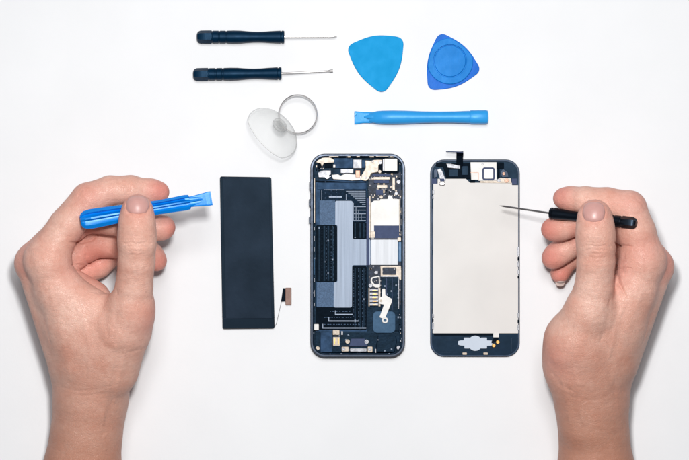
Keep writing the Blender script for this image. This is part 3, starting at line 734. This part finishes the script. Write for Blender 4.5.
def surface_nets(F):
    d = F.d; ins = d < 0
    nx, ny, nz = d.shape
    c = np.zeros((nx-1, ny-1, nz-1), dtype=np.int8)
    for i in (0, 1):
        for j in (0, 1):
            for k in (0, 1): c += ins[i:nx-1+i, j:ny-1+j, k:nz-1+k]
    act = (c > 0) & (c < 8)
    idx = np.full(act.shape, -1, dtype=np.int64); cells = np.argwhere(act); idx[act] = np.arange(len(cells))
    acc = np.zeros((len(cells), 3)); cnt = np.zeros(len(cells))
    x, y, z = cells.T
    corners = [(i, j, k) for i in (0, 1) for j in (0, 1) for k in (0, 1)]
    for a in corners:
        for ax_ in range(3):
            if a[ax_]: continue
            b_ = list(a); b_[ax_] = 1
            da = d[x+a[0], y+a[1], z+a[2]]; db = d[x+b_[0], y+b_[1], z+b_[2]]
            m = (da < 0) != (db < 0)
            t = np.where(m, da/(da-db+1e-12), 0)
            for q in range(3):
                v = a[q]+(t if q == ax_ else 0); acc[:, q] += np.where(m, v, 0)
            cnt += m
    V = (cells+acc/cnt[:, None])*F.h+F.lo
    faces = []
    for ax_ in range(3):
        u, v = [(1, 2), (2, 0), (0, 1)][ax_]
        sh = [slice(0, s_) for s_ in d.shape]
        A_ = [slice(None)]*3; B_ = [slice(None)]*3
        A_[ax_] = slice(0, d.shape[ax_]-1); B_[ax_] = slice(1, None)
        cr = ins[tuple(A_)] != ins[tuple(B_)]
        e = np.argwhere(cr)
        ok = (e[:, u] > 0) & (e[:, v] > 0) & (e[:, u] < d.shape[u]-1) & (e[:, v] < d.shape[v]-1); e = e[ok]
        flip = ins[tuple(e.T)]
        def id_(du, dv):
            q = e.copy(); q[:, u] -= du; q[:, v] -= dv; return idx[tuple(q.T)]
        quad = np.stack([id_(1, 1), id_(0, 1), id_(0, 0), id_(1, 0)], 1)
        quad[~flip] = quad[~flip][:, ::-1]
        faces.append(quad)
    Fc = np.concatenate(faces); Fc = Fc[(Fc >= 0).all(1)]
    return V, Fc

def make_hand(name, label, sp, vox=0.62):
    allp = [p for f in sp['fingers'] for p, r in f]+[p for a, b_, ra, rb, k in sp['palm'] for p in (a, b_)]
    lo = np.min(allp, 0)-24; hi = np.max(allp, 0)+24; lo[2] = -3
    lo[1] = max(lo[1], P(0, 500, 30).y)
    F = Field(lo, hi, vox)
    for a, b_, ra, rb, k in sp['palm']: F.cone(a, b_, ra, rb, k)
    for fi, f in enumerate(sp['fingers']):
        G_ = np.full_like(F.d, 30.0)
        for (p, r), (p2, r2) in zip(f, f[1:]): F.cone(p, p2, r, r2, 1.6, G_)
        for c, r in sp['pads'][fi]: F.cone(c, c+.01, r, r, 3.0, G_)
        k = sp['blend'][fi]
        # blend strongly only near the root joint, crisply elsewhere
        root, r0 = f[0]
        X = F.ax[0][:, None, None]-root[0]; Y = F.ax[1][:, None, None].reshape(1, -1, 1)-root[1]; Zz = F.ax[2][None, None, :]-root[2]
        dist = np.sqrt(X*X+Y*Y+Zz*Zz)
        R = sp['reach'][fi]
        kk = (k*np.clip(1-(dist-R*.55)/(R*.6), 0.0, 1)+.35).astype(np.float32)
        h = np.maximum(kk-np.abs(F.d-G_), 0)/kk
        F.d = np.minimum(F.d, G_)-h*h*kk*.25
    for pts, dep, w in sp['creases']: F.crease(pts, dep, w)
    for pts, zz, dep, w, zmin in sp['folds']: F.fold([J(x, y, zz) for x, y in pts], dep, w, zmin)
    V, Fc = surface_nets(F)
    org = Vector((float(sp['origin'][0]), float(sp['origin'][1]), 0))
    # drop loose islands
    me = bpy.data.meshes.new(name)
    Vl = (V-np.array(org))*MM
    me.vertices.add(len(Vl)); me.vertices.foreach_set('co', Vl.astype(np.float32).ravel())
    me.loops.add(Fc.size); me.loops.foreach_set('vertex_index', Fc.astype(np.int32).ravel())
    me.polygons.add(len(Fc)); me.polygons.foreach_set('loop_start', np.arange(0, Fc.size, 4, dtype=np.int32))
    me.update(calc_edges=True); me.validate()
    bm = bmesh.new(); bm.from_mesh(me)
    for f in bm.faces: f.smooth = True
    for _ in range(1): bmesh.ops.smooth_vert(bm, verts=bm.verts[:], factor=.5, use_axis_x=True, use_axis_y=True, use_axis_z=True)
    bmesh.ops.recalc_face_normals(bm, faces=bm.faces[:])
    bm.to_mesh(me); bvh = BVHTree.FromBMesh(bm); bm.free()
    n = len(me.vertices); co = np.empty(n*3, dtype=np.float32); me.vertices.foreach_get('co', co); co = co.reshape(-1, 3)/MM+np.array(org, dtype=np.float32)
    fl = np.zeros(n, dtype=np.float32)
    for c, r, a in sp['flush']:
        q = ((co-c)**2).sum(1); fl = np.maximum(fl, 1.2*a*np.exp(-q/(r*r)))
    tn = np.clip((sp['tan_y'][0]-co[:, 1])/(sp['tan_y'][0]-sp['tan_y'][1]), 0, 1)*.75  # skin colour turns browner towards the wrist
    at = me.attributes.new('flush', 'FLOAT', 'POINT'); at.data.foreach_set('value', fl)
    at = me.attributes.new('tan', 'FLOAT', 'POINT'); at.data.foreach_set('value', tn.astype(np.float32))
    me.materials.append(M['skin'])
    o = bpy.data.objects.new(name, me); COL.objects.link(o); o.location = org*MM; ORG[o.name] = org
    tag(o, label, 'hand', 'hands holding repair tools')
    # nails
    for C_, n_, t_, a_, b_, mt, lift, over in sp['nails']:
        C_ = Vector([float(v) for v in C_]); n_ = Vector(n_).normalized(); t_ = Vector(t_); t_ = (t_-n_*t_.dot(n_)).normalized(); s_ = n_.cross(t_)
        bm = bmesh.new(); N = 24; rows = []
        for i in range(N+1):
            row = []
            for j in range(N+1):
                u, v = -1+2*i/N, -1+2*j/N
                # square -> superellipse
                uu = u*math.sqrt(max(0, 1-v*v*.5*.8)); vv = v*math.sqrt(max(0, 1-u*u*.5*.8))
                q = C_+s_*uu*a_+t_*vv*b_
                hit = bvh.ray_cast(((q+n_*14)-org)*MM, -n_)
                edge = max(abs(u), abs(v))
                if hit[0] is not None:
                    w = hit[0]/MM+org; hgt = (w-C_).dot(n_)
                else: hgt = -3
                # cylinder-like plate of its own curvature, blended with the flesh
                plate = -.055*a_*uu*uu*2.2
                row.append((q, hgt, plate, edge))
            rows.append(row)
        base = max(r[N//2][1] for r in rows)
        vs = []
        for row in rows:
            vr = []
            for q, hgt, plate, edge in row:
                hh = (hgt if mt == 'nail' else max(hgt, base+plate-over))+lift*(1-.75*edge**6)
                vr.append(bm.verts.new((q+n_*hh-org)*MM))
            vs.append(vr)
        for i in range(N):
            for j in range(N): bm.faces.new((vs[i][j], vs[i+1][j], vs[i+1][j+1], vs[i][j+1])).smooth = True
        r_ = bmesh.ops.extrude_face_region(bm, geom=bm.faces[:])
        for v in r_['geom']:
            if isinstance(v, bmesh.types.BMVert): v.co -= n_*(.55*MM)
        bmesh.ops.recalc_face_normals(bm, faces=bm.faces[:])
        nm = bpy.data.meshes.new('fingernail'); bm.to_mesh(nm); bm.free(); nm.materials.append(M[mt])
        no = bpy.data.objects.new('fingernail', nm); COL.objects.link(no); no.parent = o
    return o

def arc(c, rx, ry, a0, a1, z, n=8):
    return [J(c[0]+rx*math.cos(math.radians(a0+(a1-a0)*k/n)), c[1]+ry*math.sin(math.radians(a0+(a1-a0)*k/n)), z(k/n) if callable(z) else z) for k in range(n+1)]

# ---- left hand
IDX = [(J(46, 257, 55), 12.3), (J(67, 225, 56), 10.6), (J(88, 199.5, 56), 10.1), (J(110, 190.5, 54), 8.9), (J(131, 189.5, 53), 8.5), (J(159, 192, 49), 6.3)]
MID = [(J(35, 262, 42), 12), (J(60, 235, 42), 10.4), (J(84, 217, 44), 9.8), (J(110, 220, 46), 8.8), (J(130, 225, 46), 8.4), (J(163.5, 227.5, 42), 7.3)]
RNG = [(J(42, 277, 28), 11.5), (J(70, 257, 27), 9.8), (J(94, 243, 27), 9.3), (J(118, 244, 28), 8.3), (J(143, 245, 28), 7.8), (J(156.5, 261, 25), 6.4)]
LIT = [(J(56, 290, 16), 10.5), (J(80, 274, 16), 8.8), (J(98, 265, 15), 8.2), (J(114, 253, 14), 7.2), (J(136, 252, 14), 6.2)]
THB = [(J(131, 312, 60), 13.2), (J(134, 288, 66), 11.1), (J(136.5, 262, 72), 10.9), (J(137, 243, 76), 11.3), (J(137, 225, 78.5), 10.6), (J(137.5, 209.5, 79.5), 9.0)]
palm = [
    (J(82, 360, 44), J(48, 262, 55), 15, 12.6, 5), (J(74, 362, 36), J(37, 265, 42), 16, 12.4, 5),
    (J(80, 372, 28), J(42, 279, 28), 15, 12, 5), (J(88, 376, 22), J(56, 292, 17), 14, 11, 5),
    (J(112, 368, 44), J(125, 328, 53), 16.6, 15.2, 8), (J(125, 328, 53), J(131, 308, 60), 15.2, 12.8, 6),
    (J(60, 290, 53), J(108, 318, 51), 11.5, 13, 9), (J(78, 325, 48), J(108, 338, 48), 16, 17, 9),
    (J(66, 285, 32), J(92, 300, 28), 12, 12, 6),
    (J(91, 395, 34), J(96, 350, 42), 20.3, 20, 10), (J(91, 395, 25), J(92, 350, 30), 20.5, 18, 10),
    (J(91, 398, 33), J(82, 470, 27), 20.6, 21.6, 6), (J(91, 398, 24), J(82, 470, 22), 20.8, 21.6, 6),
    (J(82, 470, 27), J(74, 560, 26), 21.6, 24, 6), (J(82, 470, 22), J(74, 560, 24), 21.6, 24, 6)]
def wr(x0, x1, y, z, sag=1.5):
    return [J(x0+(x1-x0)*t, y+sag*math.sin(math.pi*t), z+ (10.6*math.sqrt(max(0, 1-(2*t-1)**2*.8)))) for t in (0, .2, .4, .6, .8, 1)]
cre = []
def thumb_folds(cx, y, hw, z):
    f = []
    for dy, h_, dep, w_ in ((0, 1, .34, .6), (3.6, .8, .26, .55), (-3.4, .75, .2, .55), (7.5, .6, .2, .6), (-6.5, .5, .12, .5), (11.5, .7, .14, .7), (1.8, .45, .2, .45)):
        dep *= 1.9; f.append(([(cx-hw*h_, y+dy+1.2), (cx-hw*h_*.4, y+dy-.4), (cx+hw*.1, y+dy+.3), (cx+hw*h_*.5, y+dy-.3), (cx+hw*h_, y+dy+1)], z, dep, w_, z-6))
    return f
def nail_wall(cx, cy, rx, ry, z, dep=.55):
    return [([(cx+rx*math.cos(math.radians(a)), cy+ry*abs(math.sin(math.radians(a)))**.8*(1 if a < 180 else -1)) for a in range(-25, 206, 23)] , z, dep, .55, z-9)]
def soft(pts, z, dep, w, zmin=25): return (pts, z, dep, w, zmin)
fol = [soft([(52, 286), (60, 320), (66, 352), (70, 380)], 58, -.22, 2.8), soft([(118, 345), (112, 372), (106, 398), (102, 425)], 55, -.6, 2.0), soft([(128, 350), (121, 378), (115, 402)], 50, -.4, 1.6),
       soft([(72, 296), (86, 322), (92, 350), (88, 385)], 60, -.28, 1.6), soft([(98, 300), (106, 316), (110, 336)], 62, .35, 2.2), soft([(118, 290), (120, 306), (116, 322)], 66, .45, 2.4),
       soft([(62, 300), (70, 312), (84, 318), (100, 316)], 60, .18, .8), soft([(58, 310), (68, 326), (82, 334)], 60, .14, .8), soft([(90, 206), (94, 214), (92, 222)], 66, .25, .7), soft([(84, 188), (80, 196), (74, 202)], 60, .25, .6),
       soft([(125, 182), (127, 190), (126, 197)], 60, .22, .6), soft([(129, 182), (131, 190)], 60, .18, .5)]+nail_wall(137.6, 205.5, 11.6, 10.2, 88)+thumb_folds(137, 243, 15, 82)+[([(122, 277), (132, 274), (145, 277)], 76, .12, 1.2, 60),
    ([(68, 243), (76, 243), (84, 241), (92, 236)], 66, 1.2, .9, 30), ([(70, 265), (78, 267), (86, 266), (92, 262)], 62, .9, .9, 30),
    ([(83, 243), (84, 252), (82, 260), (86, 267)], 50, .7, .9, 18),
    ([(82, 268), (92, 276), (106, 281), (116, 282)], 60, .7, .8, 30), ([(88, 283), (98, 286), (110, 283)], 60, .45, .9, 40), ([(92, 292), (104, 293), (114, 287)], 60, .35, 1, 40),
    ([(28, 236), (36, 262), (42, 300), (52, 345)], 50, .25, 2.2, 20),
    ([(60, 388), (78, 391), (100, 389), (118, 384)], 55, .22, .9, 40), ([(64, 393), (84, 396), (110, 392)], 55, .16, .8, 40), ([(128, 352), (138, 350), (146, 347)], 55, .25, .9, 30),
    ([(112, 400), (106, 420), (100, 440)], 55, .3, 3, 40)]
make_hand('hand', 'left hand and wrist pinching the deep blue pry bar between thumb and forefinger', dict(
    fingers=[IDX, MID, RNG, LIT, THB], palm=palm, blend=[6, 5, 5, 5, 7], reach=[26, 18, 16, 16, 26],
    pads=[[(J(48, 262, 56), 12.5), (J(151, 191.5, 50), 7.5)], [(J(158, 228, 42), 7.7)], [(J(152, 256, 25), 7.2)], [], [(J(137, 234, 76.5), 10.8), (J(118, 332, 56), 14), (J(137, 218, 77.5), 9.9)]],
    creases=cre, folds=fol, origin=J(92, 380, 0), tan_y=(float(P(0, 300, 40).y), float(P(0, 470, 40).y)),
    flush=[(J(160, 191, 52), 9, .75), (J(168, 228, 42), 9, .8), (J(158, 262, 27), 9, .7), (J(137, 203, 84), 9, .45), (J(90, 196, 66), 12, .25), (J(28, 258, 50), 14, .35), (J(95, 258, 30), 16, .55), (J(88, 240, 50), 12, .5), (J(148, 318, 62), 12, .3), (J(75, 268, 62), 10, .25)],
    nails=[(J(137.6, 205.5, 84), (0.0, .30, 1), (0, 1, 0), 6.7, 5.9, 'nail', .45, 1.5)]))

# ---- right hand
IDX = [(J(643, 258, 54), 12.5), (J(637, 232, 57), 11.2), (J(629, 208, 57), 10.4), (J(607, 202.5, 54), 9.0), (J(585, 200.5, 51), 8.4), (J(563.5, 198.5, 45), 6.4)]
MID = [(J(653, 266, 41), 12), (J(638, 241, 42), 10.4), (J(621, 224, 43), 9.8), (J(599, 218, 42), 8.8), (J(578, 222, 40), 8.2), (J(565, 226.5, 38), 7.8), (J(552, 229.5, 36), 6.7)]
RNG = [(J(648, 280, 27), 11.5), (J(632, 256, 27), 9.8), (J(614, 242, 27), 9.3), (J(594, 238, 26), 8.3), (J(576, 242, 25), 8.0), (J(564, 250, 24), 7.6), (J(552.5, 258.5, 22), 6.6)]
LIT = [(J(634, 294, 15), 10.5), (J(622, 268, 14), 8.6), (J(606, 255, 14), 8.0), (J(586, 252, 13), 7.1), (J(567, 260, 11.5), 6.8), (J(560, 273.5, 11), 6.0)]
THB = [(J(589, 312, 60), 13.5), (J(594, 288, 65), 11.6), (J(596, 262, 70), 11.2), (J(596, 246, 72), 11.4), (J(595.5, 230, 74), 10.9), (J(594.5, 215.5, 75), 9.6)]
palm = [
    (J(610, 360, 44), J(642, 262, 54), 15, 12.8, 5), (J(613, 362, 36), J(652, 268, 41), 15.6, 12.4, 5),
    (J(607, 372, 28), J(647, 282, 27), 15, 12, 5), (J(600, 376, 22), J(634, 296, 16), 14, 11, 5),
    (J(574, 364, 44), J(574, 340, 52), 17.2, 16.8, 8), (J(574, 340, 52), J(588, 312, 60), 16.6, 13.2, 6), (J(578, 362, 44), J(586, 425, 38), 16.5, 15, 14),
    (J(634, 290, 52), J(606, 318, 51), 11.5, 13, 8), (J(612, 325, 47), J(585, 342, 48), 16, 17, 9),
    (J(625, 285, 30), J(600, 304, 28), 12, 12, 6), (J(585, 292, 24), J(600, 320, 28), 8, 12, 6),
    (J(592, 396, 34), J(588, 352, 42), 19.6, 20, 10), (J(592, 396, 25), J(592, 352, 30), 19.8, 18, 10),
    (J(592, 400, 33), J(596, 470, 27), 20.2, 21.2, 6), (J(592, 400, 24), J(596, 470, 22), 20.2, 21.2, 6),
    (J(596, 470, 27), J(600, 560, 26), 21.2, 24, 6), (J(596, 470, 22), J(600, 560, 24), 21.2, 24, 6)]
cre = []
fol = [soft([(640, 290), (628, 325), (618, 352), (612, 385)], 58, -.22, 2.8), soft([(572, 372), (578, 396), (583, 425)], 52, -.5, 2.0), soft([(560, 380), (566, 402), (570, 425)], 48, -.35, 1.6),
       soft([(608, 300), (606, 320), (600, 340)], 64, .4, 2.4), soft([(622, 305), (614, 330), (608, 358)], 60, -.25, 1.6), soft([(630, 300), (622, 316), (610, 322)], 60, .15, .8),
       soft([(634, 196), (640, 204), (646, 212)], 60, .22, .6), soft([(588, 192), (587, 199), (589, 206)], 58, .22, .6), soft([(584, 192), (583, 199)], 58, .18, .5), soft([(634, 254), (642, 262), (646, 276)], 62, .2, 1.0)]+nail_wall(594.3, 211, 11.9, 11.2, 85)+thumb_folds(596, 246, 15, 82)+[([(584, 225), (595, 223.5), (605, 225)], 84, .1, .6, 70),
    ([(611, 242), (620, 246), (632, 247)], 62, 1.1, .9, 30), ([(613, 269), (622, 270), (631, 268)], 62, .9, .9, 30),
    ([(618, 240), (619, 256), (617, 270), (619, 284), (626, 298)], 60, 1.3, 1.0, 25), ([(625, 252), (622, 264), (624, 276)], 60, .35, 1, 30),
    ([(652, 240), (660, 262), (655, 300), (642, 345)], 50, .25, 2.2, 20),
    ([(563, 392), (574, 398), (592, 400), (612, 396)], 55, .18, .9, 40), ([(552, 372), (560, 384), (574, 392)], 55, .3, 1.3, 30), ([(598, 352), (610, 372), (616, 400)], 55, .3, 3, 40)]
make_hand('hand', 'right hand and wrist pinching the black screwdriver, little finger nail showing', dict(
    fingers=[IDX, MID, RNG, LIT, THB], palm=palm, blend=[6, 5, 5, 5, 7], reach=[26, 18, 16, 16, 26],
    pads=[[(J(643, 262, 54), 12.5), (J(571, 199, 46), 7.6)], [(J(557, 229, 37), 7.4)], [(J(556, 255, 23), 7.3)], [], [(J(595.5, 236, 73), 11.2), (J(572, 350, 52), 16.5), (J(595, 222, 73.5), 10.4)]],
    creases=cre, folds=fol, origin=J(592, 380, 0), tan_y=(float(P(0, 290, 40).y), float(P(0, 440, 40).y)),
    flush=[(J(563, 198, 46), 9, .8), (J(549, 229, 37), 10, .85), (J(551, 257, 24), 10, .8), (J(560, 275, 14), 9, .7), (J(595, 208, 84), 10, .4), (J(632, 204, 64), 12, .3), (J(660, 262, 48), 14, .5), (J(590, 236, 42), 14, .6), (J(645, 250, 62), 12, .35), (J(556, 358, 58), 14, .3), (J(620, 270, 60), 12, .3)],
    nails=[(J(594.3, 211, 84), (0.0, .25, 1), (0, 1, 0), 6.4, 6.3, 'nail', .45, 1.5),
           (J(559.5, 281, 8), (.1, -.35, .8), (-.12, -1, 0), 3.0, 2.6, 'nailtip', .2, .5)]))

# ------------------------------------------------------------------ camera and light
cam = bpy.data.cameras.new('camera'); co_ = bpy.data.objects.new('camera', cam); COL.objects.link(co_)
co_.location = (0, 0, H*MM); cam.sensor_width = 36; cam.lens = 36*H/(689*S)
cam.clip_start = .01; cam.clip_end = 20; sc.camera = co_
cam.shift_x = 0; cam.shift_y = 0

w = bpy.data.worlds.new('World'); sc.world = w; w.use_nodes = True
w.node_tree.nodes['Background'].inputs[0].default_value = (.80, .90, 1, 1)
w.node_tree.nodes['Background'].inputs[1].default_value = .10
def area(name, loc, size, power, col, target=(0, 0, 0), sy=None):
    l = bpy.data.lights.new(name, 'AREA'); l.energy = power; l.size = size; l.color = col
    if sy: l.shape = 'RECTANGLE'; l.size_y = sy
    o = bpy.data.objects.new(name, l); COL.objects.link(o); o.location = loc
    d = Vector(target)-Vector(loc); o.rotation_euler = d.to_track_quat('-Z', 'Y').to_euler()
    return o
area('key_lamp', (0.0, .12, .88), .07, 5.7, (1, .985, .965), (0, 0.02, 0))
area('overhead_softbox', (0, .52, 1.6), .5, 11.5, (1, .99, .985), (0, 0, 0))
vs_ = sc.view_settings
vs_.view_transform = 'Standard'; vs_.look = 'None'; vs_.exposure = .02; vs_.gamma = 1
